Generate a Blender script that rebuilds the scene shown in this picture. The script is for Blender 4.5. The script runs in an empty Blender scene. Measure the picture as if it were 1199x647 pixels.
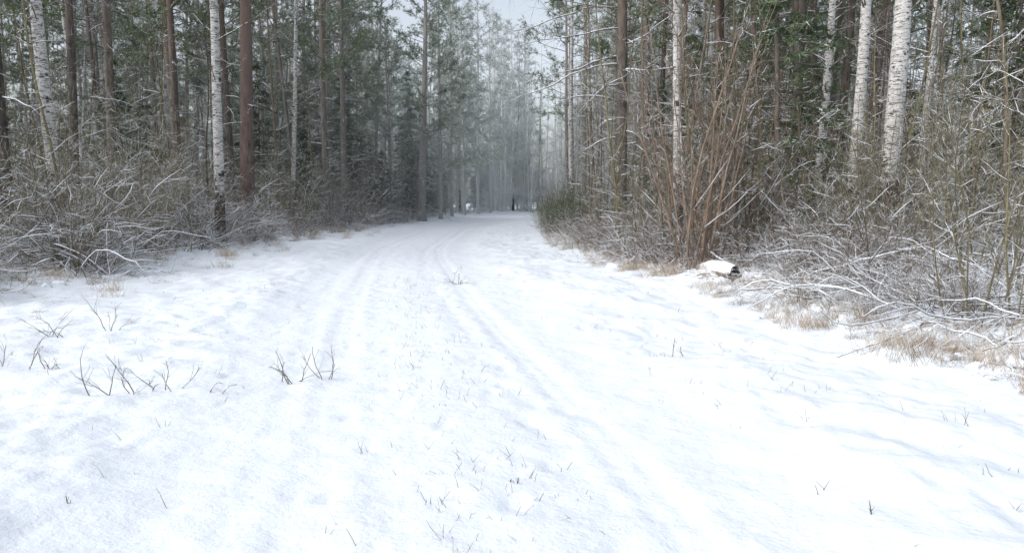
import bpy, math, random
import numpy as np
from mathutils import Vector
random.seed(7); np.random.seed(7)
R=random.random
def U(a,b): return a+(b-a)*random.random()
scene=bpy.context.scene
scene.view_settings.view_transform='Standard'
scene.view_settings.look='None'
scene.view_settings.exposure=0

# ---------------------------------------------------------------- noise
def _hash(ix,iy,s):
    n=(ix.astype(np.int64)*374761393+iy.astype(np.int64)*668265263+s*974711)&0x7fffffff
    n=((n^(n>>13))*1274126177)&0x7fffffff
    return ((n^(n>>16))&0xffff)/65535.0
def vnoise(x,y,s=0):
    ix=np.floor(x);iy=np.floor(y);fx=x-ix;fy=y-iy
    fx=fx*fx*(3-2*fx);fy=fy*fy*(3-2*fy)
    a=_hash(ix,iy,s);b=_hash(ix+1,iy,s);c=_hash(ix,iy+1,s);d=_hash(ix+1,iy+1,s)
    return (a*(1-fx)+b*fx)*(1-fy)+(c*(1-fx)+d*fx)*fy-0.5
def fbm(x,y,o=4,s=0):
    t=0;a=1
    for i in range(o):
        t=t+a*vnoise(x*2**i+i*13.7,y*2**i+i*7.1,s+i);a*=0.5
    return t
CY=[-20,0,3.7,5.6,9,15.7,27,42,75,100,150,200,420]
CX=[1.6,0.55,0.02,-.45,-1.0,-2.1,-3.5,-3.6,-1.5,1.4,12,28,104]
_cy=np.arange(-20,420,1.0);_cx=np.interp(_cy,CY,CX);_cx=np.convolve(np.pad(_cx,4,'edge'),np.ones(9)/9,'valid')
def croad(y): return np.interp(y,_cy,_cx)
RY=[-20,0,6.8,7.6,9.6,13,16.5,27,50,80,100,150,420]
RX=[5.3,5.0,4.1,3.6,3.5,3.2,2.4,1.5,1.5,2.6,5.0,15,108]
def redge(y): return np.interp(y,RY,RX)
LY=[-20,8,14,25,42,60,88,100,150,420]
LX=[-9.5,-9.2,-8.8,-8.9,-8.5,-7.2,-4.4,-2.0,8.5,100]
def ledge(y): return np.interp(y,LY,LX)
def sstep(a,b,x):
    t=np.clip((x-a)/(b-a),0,1);return t*t*(3-2*t)
foot=[]
def trail(y0,y1,off,step,side=.12,jit=.05,s0=.6,s1=1.05):
    y=y0;k=0
    while y<y1:
        foot.append((float(croad(y))+off(y)+(side if k%2 else -side)+U(-jit,jit),y,U(s0,s1)));k+=1
        y+=step*U(.85,1.3)
trail(3.5,22,lambda y:.62,.55,.1)
trail(2.5,20,lambda y:-.62+.1*math.sin(y),.75,.1)
trail(4,14,lambda y:3.1-.1*y,.9,.2,.2)
trail(3,12,lambda y:.1+.2*math.sin(y),1.2,.15,.15)
trail(5,12,lambda y:-2.6+.1*y,1.1,.2,.2)
def gheight(x,y,feet=True):
    x=np.asarray(x,float);y=np.asarray(y,float)
    c=croad(y);o=x-c
    ov=np.abs(o)
    dl=np.clip(ledge(y)-x,-50,50); dr=np.clip(x-redge(y),-50,50)
    forest=np.maximum(sstep(-1.2,1.5,dl),sstep(-.8,1.2,dr))
    offroad=sstep(1.5,2.6,ov)
    z=0.10*fbm(x*.13,y*.13,2,3)
    z=z+0.08*offroad+0.18*forest
    z=z+offroad*(0.11*fbm(x*.7,y*.55,3,11)+.06*fbm(x*2.4,y*2.0,2,15)+.030*fbm(x*6,y*5,3,17))
    z=z+(0.022*fbm(x*1.2,y*.4,3,21)+0.018*fbm(x*5,y*4,3,25))*(1-offroad)
    z=z+forest*(0.16*fbm(x*1.1,y*1.1,3,31)+.10*np.maximum(0,fbm(x*2.6,y*2.6,2,35)))
    wob=.05*vnoise(y*.5,y*0+3,5)
    vr=.8+.6*vnoise(y*.35,y*0+9,6)
    for ro,dep in ((-.95,.012),(.95,.020)):
        q=o-ro-wob
        z=z-vr*dep*(1-sstep(.06,.20,np.abs(q)))
        z=z+vr*.005*np.exp(-((np.abs(q)-.26)/.07)**2)
        z=z+vr*.005*(1-sstep(.0,.05,np.abs(q)))*(1 if ro>0 else .3)
    q=o-.50-.12*np.sin(y*.25)
    z=z-.006*(1-sstep(.03,.14,np.abs(q)))
    q=o+1.38-.1*np.sin(y*.3)
    z=z-.006*(1-sstep(.03,.16,np.abs(q)))
    z=z+.012*(1-sstep(.1,.6,np.abs(o)))
    if feet and x.ndim>0:
        for fx,fy,s in foot:
            m=(np.abs(x-fx)<.3)&(np.abs(y-fy)<.35)
            if m.any():
                r=((x[m]-fx)/(.06*s))**2+((y[m]-fy)/(.13*s))**2
                z[m]+= -.022*s*np.exp(-r**1.5*.7)
    return z
def gz(x,y): return float(gheight(np.array([float(x)]),np.array([float(y)]),False)[0])

# ---------------------------------------------------------------- materials
def newmat(name):
    m=bpy.data.materials.new(name);m.use_nodes=True
    nt=m.node_tree;b=nt.nodes['Principled BSDF']
    b.inputs['Specular IOR Level'].default_value=.0
    return m,nt,b
def N(nt,t,**k):
    n=nt.nodes.new(t)
    for a,v in k.items(): setattr(n,a,v)
    return n
def ramp(nt,stops):
    n=N(nt,'ShaderNodeValToRGB');e=n.color_ramp.elements
    while len(e)<len(stops): e.new(.5)
    for i,(p,c) in enumerate(stops):
        e[i].position=p;e[i].color=(c[0],c[1],c[2],1)
    return n
def maprange(nt,src,a,b,c=0,d=1):
    n=N(nt,'ShaderNodeMapRange');n.clamp=True
    n.inputs[1].default_value=a;n.inputs[2].default_value=b;n.inputs[3].default_value=c;n.inputs[4].default_value=d
    nt.links.new(src,n.inputs[0]);return n.outputs[0]
def mathn(nt,op,a,b):
    n=N(nt,'ShaderNodeMath',operation=op)
    for i,s in enumerate((a,b)):
        if isinstance(s,(int,float)): n.inputs[i].default_value=s
        else: nt.links.new(s,n.inputs[i])
    return n.outputs[0]
def mixc(nt,f,a,b,mode='MIX'):
    n=N(nt,'ShaderNodeMix',data_type='RGBA',blend_type=mode)
    if isinstance(f,(int,float)): n.inputs[0].default_value=f
    else: nt.links.new(f,n.inputs[0])
    for i,s in ((6,a),(7,b)):
        if isinstance(s,tuple): n.inputs[i].default_value=(s[0],s[1],s[2],1)
        else: nt.links.new(s,n.inputs[i])
    return n.outputs[2]
def noise(nt,vec,scale,det=3,rough=.6):
    n=N(nt,'ShaderNodeTexNoise');n.inputs['Scale'].default_value=scale
    n.inputs['Detail'].default_value=det;n.inputs['Roughness'].default_value=rough
    if vec is not None: nt.links.new(vec,n.inputs['Vector'])
    return n.outputs['Fac']
SNOW=(.84,.88,.93)
# distance haze painted into the colour, paling towards the far end of the ride
def haze(nt,col,maxf=.95):
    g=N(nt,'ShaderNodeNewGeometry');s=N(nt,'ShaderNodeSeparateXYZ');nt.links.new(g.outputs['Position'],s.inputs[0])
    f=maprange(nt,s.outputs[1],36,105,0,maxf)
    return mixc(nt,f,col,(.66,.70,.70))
def snowmix(nt,col,amount,vec,thr=(.25,.5),nscale=6):
    g=N(nt,'ShaderNodeNewGeometry');s=N(nt,'ShaderNodeSeparateXYZ');nt.links.new(g.outputs['Normal'],s.inputs[0])
    f=maprange(nt,s.outputs[2],thr[0],thr[1])
    nn=noise(nt,vec,nscale,1)
    f2=maprange(nt,nn,.62-amount*.4,.68-amount*.4)
    return mixc(nt,mathn(nt,'MULTIPLY',f,f2),col,SNOW)
def mat_bark(name,c1,c2,scale=12,snow=.5,stretch=(1,1,.25),c3=None,z3=(5,9),var=.35,bump=True,det=2):
    m,nt,b=newmat(name)
    tc=N(nt,'ShaderNodeTexCoord');mp=N(nt,'ShaderNodeMapping');mp.inputs['Scale'].default_value=stretch
    nt.links.new(tc.outputs['Object'],mp.inputs[0])
    n=noise(nt,mp.outputs[0],scale,det,.7)
    r=ramp(nt,[(.3,c1),(.7,c2)]);nt.links.new(n,r.inputs[0]);col=r.outputs[0]
    if c3:
        sp=N(nt,'ShaderNodeSeparateXYZ');nt.links.new(tc.outputs['Object'],sp.inputs[0])
        col=mixc(nt,maprange(nt,sp.outputs[2],z3[0],z3[1]),col,mixc(nt,n,c3,tuple(x*.5 for x in c3)))
    oi=N(nt,'ShaderNodeObjectInfo')
    v=maprange(nt,oi.outputs['Random'],0,1,1-var,1+var)
    hs=N(nt,'ShaderNodeHueSaturation');nt.links.new(v,hs.inputs['Value']);nt.links.new(col,hs.inputs['Color'])
    col=haze(nt,hs.outputs[0])
    if snow>0: col=snowmix(nt,col,snow,tc.outputs['Object'])
    nt.links.new(col,b.inputs['Base Color']);b.inputs['Roughness'].default_value=1
    if bump:
        bp=N(nt,'ShaderNodeBump');bp.inputs['Strength'].default_value=.7;bp.inputs['Distance'].default_value=.03
        nt.links.new(n,bp.inputs['Height']);nt.links.new(bp.outputs[0],b.inputs['Normal'])
    return m
M={}
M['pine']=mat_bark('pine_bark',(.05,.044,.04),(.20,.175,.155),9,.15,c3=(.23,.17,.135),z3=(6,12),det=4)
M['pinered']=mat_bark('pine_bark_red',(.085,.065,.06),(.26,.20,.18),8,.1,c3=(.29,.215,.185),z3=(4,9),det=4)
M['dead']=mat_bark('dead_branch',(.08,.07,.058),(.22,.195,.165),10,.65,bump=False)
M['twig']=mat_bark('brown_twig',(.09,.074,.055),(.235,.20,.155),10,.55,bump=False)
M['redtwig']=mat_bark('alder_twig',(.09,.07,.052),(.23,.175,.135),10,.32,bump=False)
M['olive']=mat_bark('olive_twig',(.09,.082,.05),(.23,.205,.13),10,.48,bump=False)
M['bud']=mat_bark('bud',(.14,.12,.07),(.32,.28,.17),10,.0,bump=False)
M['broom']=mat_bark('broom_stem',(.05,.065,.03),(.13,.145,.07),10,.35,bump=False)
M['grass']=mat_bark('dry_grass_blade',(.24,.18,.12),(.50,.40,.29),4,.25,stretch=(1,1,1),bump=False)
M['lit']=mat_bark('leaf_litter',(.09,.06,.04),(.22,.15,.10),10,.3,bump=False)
def mat_needle(name,c1,c2,snow):
    m,nt,b=newmat(name)
    tc=N(nt,'ShaderNodeTexCoord')
    n=noise(nt,tc.outputs['Object'],1.3,2)
    r=ramp(nt,[(.35,c1),(.65,c2)]);nt.links.new(n,r.inputs[0])
    oi=N(nt,'ShaderNodeObjectInfo');hs=N(nt,'ShaderNodeHueSaturation')
    nt.links.new(maprange(nt,oi.outputs['Random'],0,1,.7,1.3),hs.inputs['Value']);nt.links.new(r.outputs[0],hs.inputs['Color'])
    col=haze(nt,hs.outputs[0],.82)
    col=snowmix(nt,col,snow,tc.outputs['Object'],(.5,.8),3)
    nt.links.new(col,b.inputs['Base Color']);b.inputs['Roughness'].default_value=1
    return m
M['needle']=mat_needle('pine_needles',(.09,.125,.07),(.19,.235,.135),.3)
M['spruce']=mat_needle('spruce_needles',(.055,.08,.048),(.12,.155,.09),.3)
# birch
m,nt,b=newmat('birch_bark');M['birch']=m
tc=N(nt,'ShaderNodeTexCoord');mp=N(nt,'ShaderNodeMapping');mp.inputs['Scale'].default_value=(1.6,1.6,9)
nt.links.new(tc.outputs['Object'],mp.inputs[0])
n1=noise(nt,mp.outputs[0],3.2,5,.8)
mp2=N(nt,'ShaderNodeMapping');mp2.inputs['Scale'].default_value=(1,1,1.3);nt.links.new(tc.outputs['Object'],mp2.inputs[0])
n2=noise(nt,mp2.outputs[0],3.0,5,.75)
sp=N(nt,'ShaderNodeSeparateXYZ');nt.links.new(tc.outputs['Object'],sp.inputs[0])
white=ramp(nt,[(.3,(.36,.34,.32)),(.5,(.58,.57,.55)),(.65,(.74,.73,.71))]);nt.links.new(n2,white.inputs[0])
dashes=maprange(nt,n1,.525,.565)
col=mixc(nt,dashes,white.outputs[0],(.08,.07,.06))
patch=mathn(nt,'ADD',n2,maprange(nt,sp.outputs[2],.3,2.6,.30,0))
pf=maprange(nt,patch,.57,.63)
col=mixc(nt,pf,col,(.07,.06,.052))
nt.links.new(col,b.inputs['Base Color']);b.inputs['Roughness'].default_value=.9
bp=N(nt,'ShaderNodeBump');bp.inputs['Strength'].default_value=.5;bp.inputs['Distance'].default_value=.02
nt.links.new(patch,bp.inputs['Height']);nt.links.new(bp.outputs[0],b.inputs['Normal'])
m,nt,b=newmat('snow_clump');M['snow']=m
b.inputs['Base Color'].default_value=(*SNOW,1);b.inputs['Roughness'].default_value=1
m,nt,b=newmat('dark_log_end');M['dark']=m  # near-black end face of the log
b.inputs['Base Color'].default_value=(.012,.011,.01,1);b.inputs['Roughness'].default_value=.8
# ground snow
m,nt,b=newmat('snow_ground');M['ground']=m
geo=N(nt,'ShaderNodeNewGeometry');at_=N(nt,'ShaderNodeAttribute',attribute_name='litter')
P=geo.outputs['Position']
nA=noise(nt,P,2.2,6,.7);nB=noise(nt,P,16,4,.6)
litc=ramp(nt,[(.3,(.09,.07,.05)),(.5,(.22,.17,.12)),(.7,(.38,.31,.23))]);nt.links.new(nB,litc.inputs[0])
s1=mathn(nt,'ADD',mathn(nt,'MULTIPLY',nA,.55),mathn(nt,'MULTIPLY',nB,.45))
s2=mathn(nt,'ADD',s1,at_.outputs['Fac'])
lf=maprange(nt,s2,.99,1.09)
sc=mixc(nt,nA,(.78,.845,.905),(.84,.885,.93))
nt.links.new(mixc(nt,lf,sc,litc.outputs[0]),b.inputs['Base Color'])
b.inputs['Roughness'].default_value=1
hh=mathn(nt,'ADD',nB,mathn(nt,'MULTIPLY',nA,2.2))
bp=N(nt,'ShaderNodeBump');bp.inputs['Strength'].default_value=.38;bp.inputs['Distance'].default_value=.03
nt.links.new(hh,bp.inputs['Height']);nt.links.new(bp.outputs[0],b.inputs['Normal'])

# ---------------------------------------------------------------- ground
def axis(segs):
    out=[]
    for a,b_,s in segs:
        k=max(1,int(round((b_-a)/s)));out+=list(np.linspace(a,b_,k,endpoint=False))
    out.append(segs[-1][1]);return np.array(out)
xs=axis([(-500,-120,25),(-120,-50,3),(-50,-20,.6),(-20,-10,.15),(-10,-5,.06),(-5,5,.032),(5,10,.08),(10,20,.2),(20,50,.7),(50,120,3),(120,500,25)])
ys=axis([(-60,-8,4),(-8,2,.4),(2,9,.032),(9,16,.06),(16,30,.14),(30,60,.35),(60,120,1),(120,220,4),(220,700,30)])
X,Y=np.meshgrid(xs,ys);x=X.ravel();y=Y.ravel()
z=gheight(x,y)
dl=ledge(y)-x; dr=x-redge(y)
lit=np.maximum(sstep(-2.0,1.2,dl)*.46,sstep(-.9,.6,dr)*.49)
lit=np.where(y<0,lit*.6,lit)
nx,ny=len(xs),len(ys)
i=np.arange(ny-1)[:,None]*nx+np.arange(nx-1)[None,:]
F=np.stack([i,i+1,i+nx+1,i+nx],-1).reshape(-1,4)
me=bpy.data.meshes.new('snow_ground')
me.vertices.add(len(x));me.vertices.foreach_set('co',np.stack([x,y,z],-1).ravel())
me.loops.add(F.size);me.loops.foreach_set('vertex_index',F.ravel())
me.polygons.add(len(F));me.polygons.foreach_set('loop_start',np.arange(0,F.size,4));me.polygons.foreach_set('loop_total',np.full(len(F),4))
me.update(calc_edges=True);me.polygons.foreach_set('use_smooth',np.ones(len(F),bool))
a=me.attributes.new('litter','FLOAT','POINT');a.data.foreach_set('value',lit)
me.materials.append(M['ground'])
ob=bpy.data.objects.new('snow_ground',me);scene.collection.objects.link(ob)

# ---------------------------------------------------------------- mesh builder
def rv(): 
    return Vector((random.gauss(0,1),random.gauss(0,1),random.gauss(0,1)))
class MB:
    def __init__(s): s.v=[];s.f=[];s.m=[];s.mats=[]
    def mi(s,k):
        if k not in s.mats: s.mats.append(k)
        return s.mats.index(k)
    def tube(s,pts,rad,n,mat):
        k=s.mi(mat);D=pts[-1]-pts[0]
        ref=Vector((0,0,1)) if abs(D.normalized().z)<.85 else Vector((1,0,0))
        base=len(s.v);L=len(pts)
        for i,p in enumerate(pts):
            t=(pts[min(i+1,L-1)]-pts[max(i-1,0)])
            u=t.cross(ref)
            if u.length<1e-6: u=Vector((0,1,0))
            u.normalize();w=u.cross(t).normalized();r=rad[i]
            for j in range(n):
                a=2*math.pi*(j+.5)/n if n!=3 else 2*math.pi*j/3+math.pi/6*1
                s.v.append(p+u*(math.cos(a)*r)+w*(math.sin(a)*r))
        for i in range(L-1):
            for j in range(n):
                a=base+i*n+j;b=base+i*n+(j+1)%n
                s.f.append((a,b,b+n,a+n));s.m.append(k)
    def tri(s,a,b,c,mat):
        k=s.mi(mat);i=len(s.v);s.v+=[a,b,c];s.f.append((i,i+1,i+2));s.m.append(k)
    def quad(s,a,b,c,d,mat):
        k=s.mi(mat);i=len(s.v);s.v+=[a,b,c,d];s.f.append((i,i+1,i+2,i+3));s.m.append(k)
    def mesh(s,name,smooth=True):
        me=bpy.data.meshes.new(name);me.from_pydata([tuple(v) for v in s.v],[],s.f)
        for k in s.mats: me.materials.append(M[k])
        me.polygons.foreach_set('material_index',s.m)
        if smooth: me.polygons.foreach_set('use_smooth',[True]*len(s.f))
        me.update();return me
def path(p,d,L,segs,wig,up):
    pts=[p.copy()];d=d.normalized();st=L/segs
    for i in range(segs):
        d=(d+rv()*wig+Vector((0,0,up))).normalized();p=p+d*st;pts.append(p.copy())
    return pts
def rads(r0,r1,n): return [r0+(r1-r0)*(i/(n-1)) for i in range(n)]
def snowline(mb,pts,rad,k=1.1,cover=.8):
    run=[];rr=[]
    def flush():
        if len(run)>=2:
            q=[p for p in run]; w=[x for x in rr]; w[0]*=.3;w[-1]*=.3
            mb.tube(q,w,5,'snow')
    for i,p in enumerate(pts):
        t=(pts[min(i+1,len(pts)-1)]-pts[max(i-1,0)]).normalized()
        if abs(t.z)<.72 and R()<cover:
            run.append(p+Vector((0,0,rad[i]*.8+.002)));rr.append((rad[i]*k+.002)*U(.7,1.2))
        else:
            flush();run=[];rr=[]
    flush()
def at(pts,t):
    f=t*(len(pts)-1);i=min(int(f),len(pts)-2);return pts[i].lerp(pts[i+1],f-i),(pts[i+1]-pts[i]).normalized()
def perp(d):
    v=rv();v=v-d*v.dot(d);return v.normalized()
def twigs(mb,pts,r,L,n,depth,mat,up,ang=.7,t0=.2,bud=None,sides=3,wig=.1,snow=0):
    for k in range(n):
        t=U(t0,1);p,d=at(pts,t)
        dd=(d*math.cos(ang)+perp(d)*math.sin(ang)).normalized()
        l=L*(1.15-t*.6)*U(.6,1.2)
        q=path(p,dd,l,4 if depth>0 else 3,wig,up)
        r0=r*(1-.6*t);rr=rads(r0,max(.0012,r0*.3),len(q))
        mb.tube(q,rr,sides,mat)
        if snow and R()<snow: snowline(mb,q,rr,1.0,.85)
        if depth>0: twigs(mb,q,r0*.6,l*.5,max(2,int(n*.6)),depth-1,mat,up,ang,.2,bud,3,wig,snow*.5)
        elif bud:
            for _ in range(2):
                pp,_d=at(q,U(.2,1));s=U(.006,.013)
                mb.tri(pp+rv()*s,pp+rv()*s,pp+rv()*s,bud)
def clump(mb,p,d,n,L,w,mat):
    for _ in range(n):
        dd=(d*.6+rv()*.6).normalized();s=perp(dd)*w;l=L*U(.6,1.1)
        o=p-d*U(0,.15)
        mb.tri(o-s,o+s,o+dd*l,mat)
def make_trunk(mb,H,r0,lean,wig,mat,n=12,segs=14,flare=1.35,rt=.03):
    pts=[];rd=[];p=Vector((0,0,-.25));d=Vector((lean[0],lean[1],1)).normalized()
    for i in range(segs+1):
        t=i/segs;pts.append(p.copy())
        r=r0*(1-t)**.8+rt*t
        if i==0:r*=flare
        rd.append(r)
        d=(d+Vector((U(-1,1)*wig,U(-1,1)*wig,.0))+Vector((-d.x,-d.y,0))*.05).normalized()
        p=p+d*(H/segs) if i>0 else p+d*.6
    mb.tube(pts,rd,n,mat);return pts,rd
def pine(name,H=21,r0=.19,cs=9.5,dead=30,live=42,lean=(0,0),bark='pine',deadL=(.8,2.6),bladeL=.26,sn=.3,dz0=1.6,wig=.02,bl=9,cl=3):
    mb=MB();pts,rd=make_trunk(mb,H,r0,lean,wig,bark)
    for k in range(dead):
        h=U(dz0,cs+2)/H;p,d=at(pts,h);a=U(0,6.28)
        dd=Vector((math.cos(a),math.sin(a),U(-.25,.35)));L=U(*deadL)*(0.55 if R()<.4 else 1)
        q=path(p,dd,L,6,.12,U(-.09,.03));rr=rads(U(.012,.024),.004,7)
        mb.tube(q,rr,4,'dead')
        if R()<sn+.15: snowline(mb,q,rr,.8,.75)
        twigs(mb,q,.008,L*.38,int(3+L*2),1,'dead',-.02,.8,.2,None,3,.12,sn*.3)
    for k in range(live):
        t=k/live;h=(cs+(H-cs)*t**.9)/H;p,d=at(pts,min(h,.99));a=U(0,6.28)
        L=(.5+3.0*(1-t)**.7)*U(.6,1.1)
        dd=Vector((math.cos(a),math.sin(a),.1+.6*t))
        q=path(p,dd,L,6,.12,.03);mb.tube(q,rads(.035,.006,7),4,'pine')
        nb=int(4+L*3)
        for j in range(nb):
            pp,d2=at(q,U(.35,1));d3=(d2+perp(d2)*.9+Vector((0,0,.15))).normalized()
            l=U(.3,.8);e=pp+d3*l;mb.tube([pp,e],[.007,.003],3,'pine')
            for c in range(cl):
                clump(mb,pp+d3*l*(.35+.33*c)+rv()*.05,d3,bl,bladeL,.02,'needle')
    return mb.mesh(name)
def spruce(name,H=7,W=1.7):
    mb=MB();pts,rd=make_trunk(mb,H,.09,(0,0),.008,'pine',8,8,1.2,.01)
    h=.5
    while h<H-.2:
        t=h/H
        for k in range(6):
            if R()<.15: continue
            a=U(0,6.28);L=W*(1-t)**.8*U(.6,1.15)+.12
            q=path(Vector((0,0,h+.25+U(-.1,.1))),Vector((math.cos(a),math.sin(a),.05)),L,5,.06,-.05)
            mb.tube(q,rads(.015,.004,6),3,'dead')
            for j in range(int(4+L*9)):
                pp,d2=at(q,U(.15,1));side=perp(d2);side.z*=.3
                clump(mb,pp,(d2*.7+side*.8+Vector((0,0,-.25))).normalized(),6,.24,.022,'spruce')
        h+=U(.28,.42)
    return mb.mesh(name)
def birch(name,H=18,r0=.16,lean=(0,0),nb=16,b0=4,wig=.02,sub=1,tw=8):
    mb=MB();pts,rd=make_trunk(mb,H,r0,lean,wig,'birch',14,18,1.5,.02)
    for k in range(nb):
        t=U(b0/H,.97);p,d=at(pts,t);a=U(0,6.28)
        dd=Vector((math.cos(a),math.sin(a),U(.5,1.2)));L=U(1,3.2)*(1.15-t)
        q=path(p,dd,L,7,.09,-.03);rr=rads(U(.015,.03),.004,8);mb.tube(q,rr,4,'twig')
        if R()<.4:snowline(mb,q,rr,.9,.6)
        twigs(mb,q,.008,L*.5,tw,sub,'twig',-.06,.6,.2,None,3,.1)
    return mb.mesh(name)
def bare(name,H=10,r0=.06,nb=22,mat='twig',lean=(0,0),b0=1.2,Lb=(.8,2.6),tw=6,rb=(.01,.02),wig=.05):
    mb=MB();pts,rd=make_trunk(mb,H,r0,lean,wig,mat,7,14,1.3,.01)
    for k in range(nb):
        t=U(b0/H,.98);p,d=at(pts,t);a=U(0,6.28)
        dd=Vector((math.cos(a),math.sin(a),U(.1,1.1)));L=U(*Lb)*(1.2-t)
        q=path(p,dd,L,6,.15,.02);rr=rads(U(*rb),.003,7);mb.tube(q,rr,4,mat)
        if R()<.5: snowline(mb,q,rr,.9,.75)
        twigs(mb,q,rb[0]*.6,L*.5,tw,1,mat,.02,.75,.15,None,3,.16,.25)
    return mb.mesh(name)
def shrub(name,stems=14,H=(2,4),spread=.5,mat='olive',r=.012,tw=7,base=.35,up=.03,bud=None,snow=.2,depth=1,tl=.3,wig=.07,ang=.75):
    mb=MB()
    for k in range(stems):
        a=U(0,6.28);L=U(*H);s=U(.05,spread)
        p=Vector((math.cos(a)*U(0,base),math.sin(a)*U(0,base),-.08))
        q=path(p,Vector((math.cos(a)*s,math.sin(a)*s,1)),L,8,wig,up);rr=rads(r*U(.7,1.3)*(L/3)**.5,.0025,9)
        mb.tube(q,rr,5,mat)
        if R()<snow: snowline(mb,q,rr,1.1,.8)
        twigs(mb,q,r*.45,L*tl,tw,depth,mat,up,ang,.12,bud,3,wig*1.6,snow)
    return mb.mesh(name)
def archbush(name,stems=16,L=(1,2.2),mat='twig',snow=.75):
    mb=MB()
    for k in range(stems):
        a=U(0,6.28);l=U(*L)
        p=Vector((U(-.4,.4),U(-.4,.4),-.05))
        q=path(p,Vector((math.cos(a),math.sin(a),U(.5,2.2))),l,9,.2,-.08)
        q=[Vector((v.x,v.y,max(v.z,.02+.02*i))) if i>1 else v for i,v in enumerate(q)]
        rr=rads(U(.006,.011),.003,10);mb.tube(q,rr,5,mat)
        if R()<snow: snowline(mb,q,rr,1.25,.88)
        twigs(mb,q,.004,l*.42,9,1,mat,.01,.8,.1,None,3,.2,snow*.7)
    return mb.mesh(name)
def grass(name,n=70,L=(.2,.5),rad=.3,mat='grass',lay=.5):
    mb=MB()
    for k in range(n):
        a=U(0,6.28);rr=rad*math.sqrt(R());p=Vector((math.cos(a)*rr,math.sin(a)*rr,-.02))
        b=U(0,6.28);d=Vector((math.cos(b)*lay,math.sin(b)*lay,1)).normalized();l=U(*L)
        q=path(p,d,l,4,.12,-.12*lay*2);w=U(.002,.004)
        s=perp(d)*w
        for i in range(4):
            k0=1-i/4.5;k1=1-(i+1)/4.5
            mb.quad(q[i]-s*k0,q[i]+s*k0,q[i+1]+s*k1,q[i+1]-s*k1,mat)
        if R()<.2: snowline(mb,q,[.004]*5,1.3,.8)
    return mb.mesh(name,False)
import bmesh
def cushion(name,seed):
    bm=bmesh.new();bmesh.ops.create_icosphere(bm,subdivisions=3,radius=1)
    rs=random.Random(seed);ph=[rs.uniform(0,6) for _ in range(8)]
    for v in bm.verts:
        c=v.co;k=1+.28*math.sin(3*c.x+ph[0])*math.cos(2.5*c.y+ph[1])+.2*math.sin(6*c.y+ph[2])*math.sin(5*c.x+ph[3])+.14*math.sin(9*c.x+7*c.z+ph[4])*math.sin(8*c.y+ph[5])
        v.co=Vector((c.x*k,c.y*k,c.z*k*.6-.25))
    me=bpy.data.meshes.new(name);bm.to_mesh(me);bm.free();me.materials.append(M['snow'])
    me.polygons.foreach_set('use_smooth',[True]*len(me.polygons));return me
# ---------------------------------------------------------------- library
pines=[pine('pine_mesh_a',22,.17,9.5,34,26,bl=6),pine('pine_mesh_b',20,.13,10.5,40,24,bl=6),pine('pine_mesh_c',23,.20,8,30,32,bl=6),pine('pine_mesh_d',19,.12,7,38,32,bl=6)]
lowpines=[pine('pine_mesh_e',21,.16,4.5,14,54,bl=6,bladeL=.32),pine('pine_mesh_f',18,.13,3.5,12,50,bl=6,bladeL=.32)]
spruces=[spruce('spruce_mesh_a',7.5,1.9),spruce('spruce_mesh_b',5,1.4),spruce('spruce_mesh_c',11,2.3)]
birches=[birch('birch_mesh_a',19,.13,(.03,0)),birch('birch_mesh_b',17,.10,(-.04,.02)),birch('birch_mesh_c',20,.14,(0,.02))]
farb=[bare('birch_mesh_d',24,.13,60,'birch',(.02,0),2,(1.5,3.5),8,(.02,.035),.03),bare('birch_mesh_e',21,.11,60,'twig',(-.03,0),1.5,(1.5,3.5),8,(.02,.035),.03)]
bares=[bare('bare_mesh_a',11,.06,30,'twig',(.05,0)),bare('bare_mesh_b',9,.045,26,'olive',(-.06,.03)),bare('bare_mesh_c',13,.075,34,'twig',(.02,.05)),bare('bare_mesh_d',7,.035,22,'redtwig',(.08,0))]
olives=[shrub('shrub_mesh_a',10,(1.8,3.6),.5,'olive',.011,8,.4,.02,'bud',.4,wig=.10),shrub('shrub_mesh_b',8,(2.2,4.4),.4,'olive',.012,9,.3,.02,'bud',.35,wig=.10),shrub('shrub_mesh_c',12,(1.5,3.0),.7,'twig',.010,8,.5,.01,None,.6,wig=.12)]
sparse=[shrub('sparse_mesh_a',4,(2.4,3.9),.22,'olive',.013,11,.25,.02,'bud',.2,1,.24,.07,.9),shrub('sparse_mesh_b',3,(2.2,3.6),.3,'olive',.012,12,.2,.02,'bud',.2,1,.26,.08,.9),shrub('sparse_mesh_c',5,(1.6,3.0),.4,'twig',.011,11,.3,.01,'bud',.3,1,.28,.09,.95)]
alders=[shrub('alder_mesh_a',9,(3.5,7),.36,'redtwig',.023,12,.35,.015,None,.10,1,.2,.055,.7),shrub('alder_mesh_b',8,(3,6),.36,'redtwig',.019,12,.3,.02,None,.10,1,.22,.065,.7)]
arches=[archbush('arch_mesh_a'),archbush('arch_mesh_b',20,(.8,1.7)),archbush('arch_mesh_c',12,(1.2,2.8),'olive',.6)]
brooms=[shrub('broom_mesh_a',80,(.8,1.9),.7,'broom',.007,8,.6,.02,None,.1,1,.3,.09)]
grasses=[grass('grass_mesh_a'),grass('grass_mesh_b',50,(.15,.35),.25,'grass',.9),grass('grass_mesh_c',90,(.25,.65),.35,'grass',.4),grass('leafy_mesh',40,(.1,.25),.3,'lit',1.2)]
cush=[cushion('snow_cushion_mesh',s) for s in range(5)]

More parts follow.
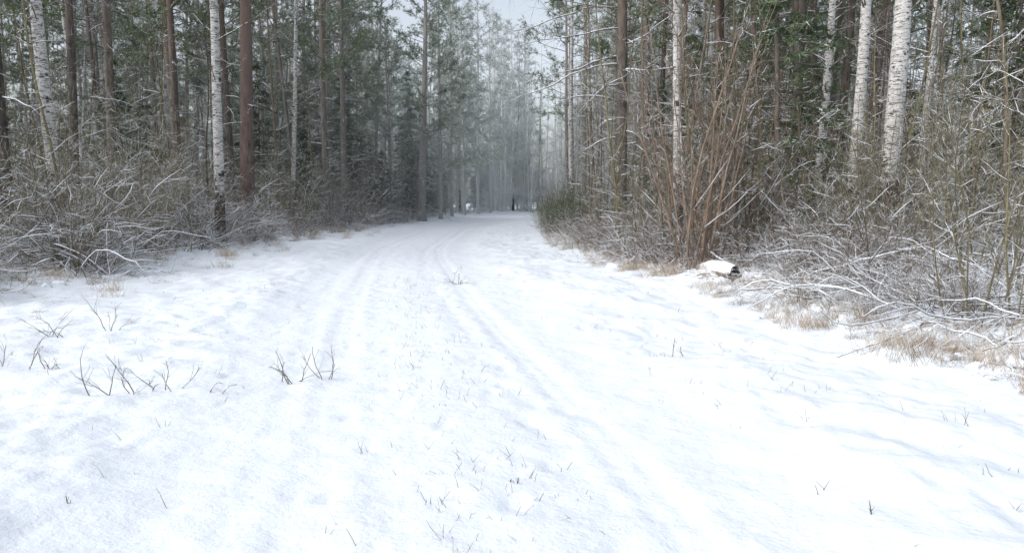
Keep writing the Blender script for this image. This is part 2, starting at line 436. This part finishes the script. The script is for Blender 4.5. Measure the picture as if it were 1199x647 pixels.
def put(me,name,x,y,s=1,rz=None,parent=None,dz=0,tilt=(0,0)):
    # small clearing kept free of brush in front of the log
    if 3.2<x<4.7 and 11.2<y<14.3 and name in('low_brush','snowy_bush','bare_shrub','shrub','snow_cushion'):
        x+=1.5
        if name=='snowy_bush': x+=.9
    o=bpy.data.objects.new(name,me);scene.collection.objects.link(o)
    o.location=(x,y,gz(x,y)+dz);o.scale=(s,s,s)
    o.rotation_euler=(tilt[0],tilt[1],U(0,6.28) if rz is None else rz)
    if parent: o.parent=parent
    return o
def empty(name):
    e=bpy.data.objects.new(name,None);scene.collection.objects.link(e);return e
F0=932.0
def wx(px,d): return (px-600)/F0*d

# ---------------------------------------------------------------- key trees
keys=[]
def keyb(px,d,H,r,leanx,name='birch_tree',nb=18,b0=4.5,leany=0):
    me=birch(name+'_mesh',H,r,(leanx,leany),nb,b0,.014,1);x=wx(px,d)
    put(me,name,x,d,1,0);keys.append((x,d))
keyb(76,21,18,.20,-.07,b0=3.5)
keyb(259,25,19,.17,.004)
keyb(796,22.5,18,.14,-.03,b0=3)
keyb(1034,17.5,18,.22,.05,b0=5)
keyb(992,19,18,.15,.06,b0=5)
keyb(952,24,18,.14,.05)
keyb(1072,24,17,.11,.03)
def keyp(px,d,bark='pine',H=22,r=.22,cs=9,lean=(0,0),dead=34,live=40,deadL=(.8,2.6),sn=.35,dz0=1.6):
    me=pine('pine_key_mesh',H,r,cs,dead,live,lean,bark,deadL,.26,sn,dz0,wig=.012);x=wx(px,d)
    put(me,'pine_tree',x,d,1,0);keys.append((x,d))
keyp(291,33,'pinered',22,.33,11)
keyp(495,60,'pine',22,.32,7,(.012,0),50,60,(1.2,4.2),.45)
keyp(385,44,'pine',21,.2,9)
keyp(405,48,'pine',20,.2,8.5)
keyp(212,36,'pine',21,.22,9)
keyp(135,30,'pine',21,.2,9)
keyp(92,27,'pine',20,.17,9)
keyp(10,20,'pine',20,.2,9)
keyp(726,30,'pine',20,.27,9,(-.01,0),0,40)
keyp(760,40,'pine',20,.2,9)
keyp(835,33,'pine',20,.2,9)
mb=MB();x0=wx(726,30)
for h,ln,a,up0 in [(8.2,4.6,3.05,.25),(7.6,4.2,3.4,.1),(6.6,3.4,2.9,.0),(6.3,4.8,3.25,.05),(5.6,2.6,3.6,-.1),(4.9,3.0,3.1,.25),(4.3,1.9,2.7,0),(3.6,1.8,3.3,.2),(8.8,3.5,3.9,.2),(7,3,0.3,.1),(5.2,2.4,.1,.1),(6.1,2.8,5.6,.1),(3.9,2,5.9,0),(8.5,3,5.2,.2),(9.2,5,3.2,.3)]:
    q=path(Vector((0,0,h)),Vector((math.cos(a),math.sin(a)-.15,up0)),ln,12,.12,-.05);rr=rads(.036,.007,13)
    mb.tube(q,rr,6,'dead');snowline(mb,q,rr,.9,.92)
    twigs(mb,q,.014,ln*.36,10,1,'dead',-.05,.75,.15,None,4,.14,.5)
o=put(mb.mesh('snowy_branches_mesh'),'pine_branches',x0,30.05,1,0)
pt=[q for q in bpy.data.objects if q.name.startswith('pine_tree') and abs(q.location.x-x0)<.01 and abs(q.location.y-30)<.01][0]
w=o.location.copy();o.parent=pt;o.location=w-pt.location

# ---------------------------------------------------------------- forest mass
dist=empty('distant_forest');und=empty('forest_undergrowth')
def free(x,y,r=1.0): return all((x-a)**2+(y-b)**2>r*r for a,b in keys)
cnt=0
step=3.0
yy=13.0
while yy<108:
    xx=-48.0
    while xx<45:
        x=xx+U(-1.2,1.2);y=yy+U(-1.2,1.2)
        L=ledge(y);Rr=redge(y)
        xx+=step
        if abs(x)>.66*y+7: continue
        inl=L-34<x<L-2.2;inr=Rr+34>x>Rr+(3.2 if y<35 else 2.0)
        if not(inl or inr): continue
        if inr and y<21: continue
        ppx=600+x/y*F0
        if 600<ppx<718 and y>66: continue
        if not free(x,y,1.5): continue
        if inl and y<20 and x>-14: continue
        r=R();near=y<36
        if near and inl and 30<ppx<360 and R()<.4: continue
        if r<(.46 if inl else .56):
            me=random.choice(pines);nm='pine_tree'
            if y>45 and R()<(.7 if 290<ppx<640 else .4): me=random.choice(lowpines)
        elif r<.66: me=random.choice(birches);nm='birch_tree'
        elif r<.77: me=random.choice(spruces);nm='spruce_tree'
        else: me=random.choice(bares);nm='bare_tree'
        if near and nm=='birch_tree': me=random.choice(bares);nm='bare_tree'
        if near: put(me,nm,x,y,U(.85,1.15),None,None,0,(U(-.04,.04),U(-.04,.04)))
        else: put(me,'tree',x,y,U(.85,1.2),None,dist,0,(U(-.04,.04),U(-.04,.04)))
        cnt+=1
    yy+=step
for k in range(90):
    y=U(105,135);x=U(-60,60)
    if ledge(y)-2<x<redge(y)+2: continue
    ppx=600+x/y*F0
    if 590<ppx<715: continue
    put(random.choice(pines[2:]+lowpines+lowpines+[spruces[2]]),'tree',x,y,U(1,1.3),None,dist)
# pale birches, alders and young pines closing the view at the bend of the ride
for k in range(150):
    y=U(96,135);x=wx(U(575,730),y)
    if ledge(y)-.4<x<redge(y)+.4 and y<112: continue
    r=R();ppx=600+x/y*F0
    gap=640<ppx<692
    if r<.62: me=random.choice(farb);s=U(.85,1.2)
    elif r<.82: me=random.choice(bares);s=U(.9,1.6)
    elif r<.9 and not gap: me=random.choice(lowpines);s=U(.85,1.2)
    else: me=random.choice(spruces[:2]);s=U(.6,1.2)
    if gap: s*=.85
    put(me,'tree',x,y,s,None,dist)
for px,d,s in [(517,66,1.1),(530,74,1.15),(545,82,1.2),(560,91,1.25),(575,99,1.25),(588,110,1.3),(600,117,1.35),(614,119,1.3),(536,90,1.2),(704,72,1.1),(714,82,1.2)]:
    put(random.choice(lowpines+[lowpines[0]]),'tree',wx(px,d),d,s,None,dist)
for k in range(140):
    y=U(100,135);x=wx(U(560,720),y)
    if y<110 and ledge(y)<x<redge(y): continue
    put(random.choice(olives),'shrub',x,y,U(1,2.2),None,dist)
# brush closing the foot of the far left edge of the forest
for k in range(120):
    y=U(48,100);x=float(ledge(y))-U(.3,5)
    put(random.choice(olives+[spruces[1],arches[0],arches[1],bares[3]]),'shrub',x,y,U(.5,1.0),None,dist)
# understory
def scatter(meshes,n,y0,y1,off0,off1,side,s=(.8,1.2),parent=und,name='shrub',pw=1.0):
    for k in range(n):
        y=y0+(y1-y0)*R()**pw;o=off0+(off1-off0)*R()
        x=float(ledge(y)-o if side<0 else redge(y)+o)
        if abs(x)>.66*y+2: continue
        put(random.choice(meshes),name,x,y,U(*s),None,parent,0,(U(-.08,.08),U(-.08,.08)))
scatter(bares,160,15,95,1.5,20,-1,(.5,1.1),name='bare_sapling',pw=1.5)
scatter(olives,190,13,60,.2,10,-1,(.7,1.3),pw=1.5)
scatter(arches,135,12.0,55,-.2,6,-1,(.8,1.5),name='snowy_bush',pw=1.6)
scatter(spruces[:2],40,24,90,4,26,-1,(.5,1.1),name='young_spruce')
scatter(bares,180,17,95,1.5,22,1,(.5,1.1),name='bare_sapling',pw=1.5)
scatter(olives,110,17,65,1.2,13,1,(.7,1.2),pw=1.5)
scatter(sparse,60,11,24,1.5,12,1,(.8,1.3),name='bare_shrub',pw=1.0)
scatter(arches,150,8.6,50,.4,9,1,(.5,1.05),name='snowy_bush',pw=1.6)
scatter(spruces[:2],40,26,90,5,26,1,(.5,1.1),name='young_spruce')
for px,d,s,k in [(1133,8.2,.9,1),(1152,8.0,.8,0),(1192,8.2,.85,0),(1100,11,.9,2),(1150,12,1.1,0),(1060,14,1,1),(1190,11,1.1,1),(1120,13,1.2,0),(1030,15,1,2),(975,15.5,.9,0)]:
    put(sparse[k],'bare_shrub',wx(px,d),d,s)
for px,d,s in [(812,15.8,1.0),(832,16.5,.9),(790,18,.85),(870,18,1.0),(905,20,1),(850,23,1.1),(885,26,1.1),(930,28,1.2)]:
    put(random.choice(alders),'alder_shrub',wx(px,d),d,s)
for px,d,s in [(650,40,1.2),(662,37,1.3),(678,36,1.4),(697,34,1.2),(645,46,1.2),(660,44,1.5),(715,33,1),(672,40,1.5),(690,38,1.4),(648,37,1.1),(658,34,1.1)]:
    put(brooms[0],'broom_bush',wx(px,d),d,s*.95)
lowred=[shrub('low_brush_mesh',26,(.6,1.3),.7,'redtwig',.006,7,.6,.02,None,.4,1,.32,.1)]
vb=empty('verge_brush')
for k in range(95):
    y=7.5+28*R();x=float(redge(y))+U(.3,2.4)
    put(lowred[0],'low_brush',x,y,U(.4,1.1)*(.6 if y<12 else 1),None,vb)
for k in range(90):
    y=12.5+50*R();x=float(ledge(y))-U(-.6,2.5)
    put(lowred[0],'low_brush',x,y,U(.4,1.0),None,vb)
ga=empty('dry_grass')
for k in range(820):
    side=-1 if R()<.42 else 1
    if side<0: y=11+36*R()**1.4;x=float(ledge(y))-random.gauss(.0,1.0)
    else: y=5.6+30*R()**1.7;x=float(redge(y))+abs(random.gauss(.2,.9))-.25
    put(random.choice(grasses),'grass_tuft',x,y,U(.3,.75),None,ga)
for k in range(190):
    y=U(5,20);x=U(-9,-4.5) if R()<.65 else U(1.5,4)
    put(grasses[1],'grass_tuft',x,y,U(.2,.45),None,ga,-.05)
sc_=empty('snow_cushions')
def cushs(n,y0,y1,o0,o1,side,zmax):
    for k in range(n):
        y=y0+(y1-y0)*R()**1.3;o=U(o0,o1);x=float(redge(y)+o if side>0 else ledge(y)-o)
        c=put(random.choice(cush),'snow_cushion',x,y,1,None,sc_,U(-.03,zmax),(U(-.3,.3),U(-.3,.3)))
        s=U(.025,.09)*(1.6 if R()<.12 else 1);c.scale=(s*U(.8,1.7),s,s*U(.8,1.3))
cushs(280,6.6,20,-.1,3.2,1,.06);cushs(160,12,32,-.8,3,-1,.06)

mb=MB()
def stalk(x,y,h,n,mat='twig',r=.0025):
    z=gz(x,y)
    for k in range(n):
        a=U(0,6.28);q=path(Vector((x+U(-.04,.04),y+U(-.04,.04),z-.03)),Vector((math.cos(a)*.6,math.sin(a)*.6,1)),h*U(.5,1.1)+.03,4,.12,-.02)
        mb.tube(q,rads(r,.001,5),4,mat)
for k in range(620):
    y=3.2+14*R()**1.1;c=float(croad(y))
    x=c+random.choice([random.gauss(0,.35),random.gauss(0,.3),U(1.6,4.2),-U(1.6,6)])
    stalk(x,y,U(.03,.12),random.choice([1,1,2,3]),random.choice(['twig','grass','twig']),.0022)
put(mb.mesh('stalks_mesh'),'grass_stalks',0,0,1,0).location=(0,0,0)
def twigplant(px,py,h,n,seed,arch=0):
    random.seed(seed);d=1.6*F0/(py-235);x=wx(px,d);m=MB()
    for k in range(n):
        a=U(0,6.28);q=path(Vector((U(-.15,.15),U(-.05,.05),-.04)),Vector((math.cos(a)*.6,math.sin(a)*.4,1)),h*U(.5,1.1),6,.14,-.02-arch)
        m.tube(q,rads(.005,.0018,7),5,'twig');twigs(m,q,.0028,h*.4,4,0,'twig',0,.6,.3,None,3,.12)
    put(m.mesh('twig_plant_mesh'),'twig_plant',x,d,1,0)
twigplant(100,475,.42,3,1);twigplant(128,470,.40,3,2);twigplant(185,465,.34,5,3,.08);twigplant(152,455,.25,2,4)
twigplant(330,450,.38,6,5,.10);twigplant(368,445,.36,4,6,.03);twigplant(135,395,.5,4,7);twigplant(10,440,.45,4,8)
twigplant(60,440,.2,4,9);twigplant(535,332,.5,9,10,.2);twigplant(60,622,.12,1,11);twigplant(800,425,.25,2,12,.1)
twigplant(230,470,.2,2,13,.2);twigplant(1020,625,.12,1,14);twigplant(615,580,.08,5,15,.1);twigplant(60,402,.5,6,17,.15)
random.seed(99)
def fallen(name,cx,cy,w,l,n,zmax,rr0=(.006,.02)):
    m=MB()
    for k in range(n):
        x=cx+U(-w,w);y=cy+U(-l,l);a=U(0,6.28);L=U(.6,2.0)
        if x<redge(y)+.1 and x>0: continue
        if 3.2<x<4.7 and 10.8<y<14.2: continue
        p=Vector((x,y,gz(x,y)+U(.02,zmax)));q=path(p,Vector((math.cos(a),math.sin(a),U(-.1,.35))),L,8,.17,-.05)
        q=[Vector((v.x,v.y,max(v.z,gz(v.x,v.y)+.01))) for v in q]
        rr=rads(U(*rr0)*(1.5 if R()<.15 else 1),.004,9);m.tube(q,rr,6,'dead')
        if R()<.85: snowline(m,q,rr,1.3,.9)
        twigs(m,q,.005,L*.4,8,1,'dead',0,.7,.15,None,3,.14,.6)
    o=bpy.data.objects.new(name,m.mesh(name+'_mesh'));scene.collection.objects.link(o)
fallen('fallen_branches',4.8,8.2,.9,1.5,34,.15,(.004,.009))
fallen('fallen_branches',5.4,10.5,1.7,2.0,64,.25,(.005,.013))
fallen('fallen_branches',6.8,13.5,2.4,2,56,.4)
fallen('fallen_branches',4.6,16,1.4,2,24,.2)
fallen('fallen_branches',-10.8,18.5,1.8,2.5,44,.6)
fallen('fallen_branches',-12.5,24,2,3,26,.6)
m=MB();q=[Vector((0,0,.08)),Vector((.1,.35,.09)),Vector((.3,.9,.08)),Vector((.5,1.4,.06))]
m.tube(q,[.13,.14,.13,.11],12,'dead');i0=len(m.v)
k=m.mi('dark');ring=[m.v[j]+Vector((0,-.002,0)) for j in range(12)];m.v+=ring;m.f.append(tuple(range(i0,i0+12)));m.m.append(k)
m.tube([v+Vector((0,-.01,.10)) for v in q],[.10,.14,.13,.05],10,'snow')
lg=put(m.mesh('log_mesh'),'snowy_log',wx(862,13.8),13.8,1,.5)
for dx,dy,s in [(-.22,-.02,.12),(.24,.05,.15),(.05,-.12,.08),(.4,-.1,.1)]:
    c=put(random.choice(cush),'snow_cushion',lg.location.x+dx,lg.location.y+dy,s,None,sc_,.01)
    c.location.x=lg.location.x+dx

# ---------------------------------------------------------------- light
el=math.radians(42);az=math.radians(240)
w=bpy.data.worlds.new('World');scene.world=w;w.use_nodes=True;nt=w.node_tree
bg=nt.nodes['Background'];sky=N(nt,'ShaderNodeTexSky');sky.sky_type='NISHITA';sky.sun_disc=False
sky.sun_elevation=el;sky.sun_rotation=az;sky.dust_density=3;sky.air_density=1
hs=N(nt,'ShaderNodeHueSaturation');hs.inputs['Saturation'].default_value=.42;hs.inputs['Value'].default_value=1.48
nt.links.new(sky.outputs[0],hs.inputs['Color']);nt.links.new(hs.outputs[0],bg.inputs['Color']);bg.inputs['Strength'].default_value=.15
sl=bpy.data.lights.new('sun','SUN');sl.energy=.75;sl.angle=math.radians(36);sl.color=(1,.99,.98)
so=bpy.data.objects.new('sun',sl);scene.collection.objects.link(so)
dv=Vector((math.sin(az)*math.cos(el),math.cos(az)*math.cos(el),math.sin(el)))
so.rotation_euler=dv.to_track_quat('Z','Y').to_euler();so.location=dv*50
# ---------------------------------------------------------------- camera
cd=bpy.data.cameras.new('camera');cd.lens=28;cd.sensor_width=36;cd.clip_end=1500;cd.clip_start=.05
co=bpy.data.objects.new('camera',cd);scene.collection.objects.link(co)
co.location=(0,0,1.6);co.rotation_euler=(math.radians(90-5.4),0,0);scene.camera=co
print('trees',cnt,'objs',len(bpy.data.objects))
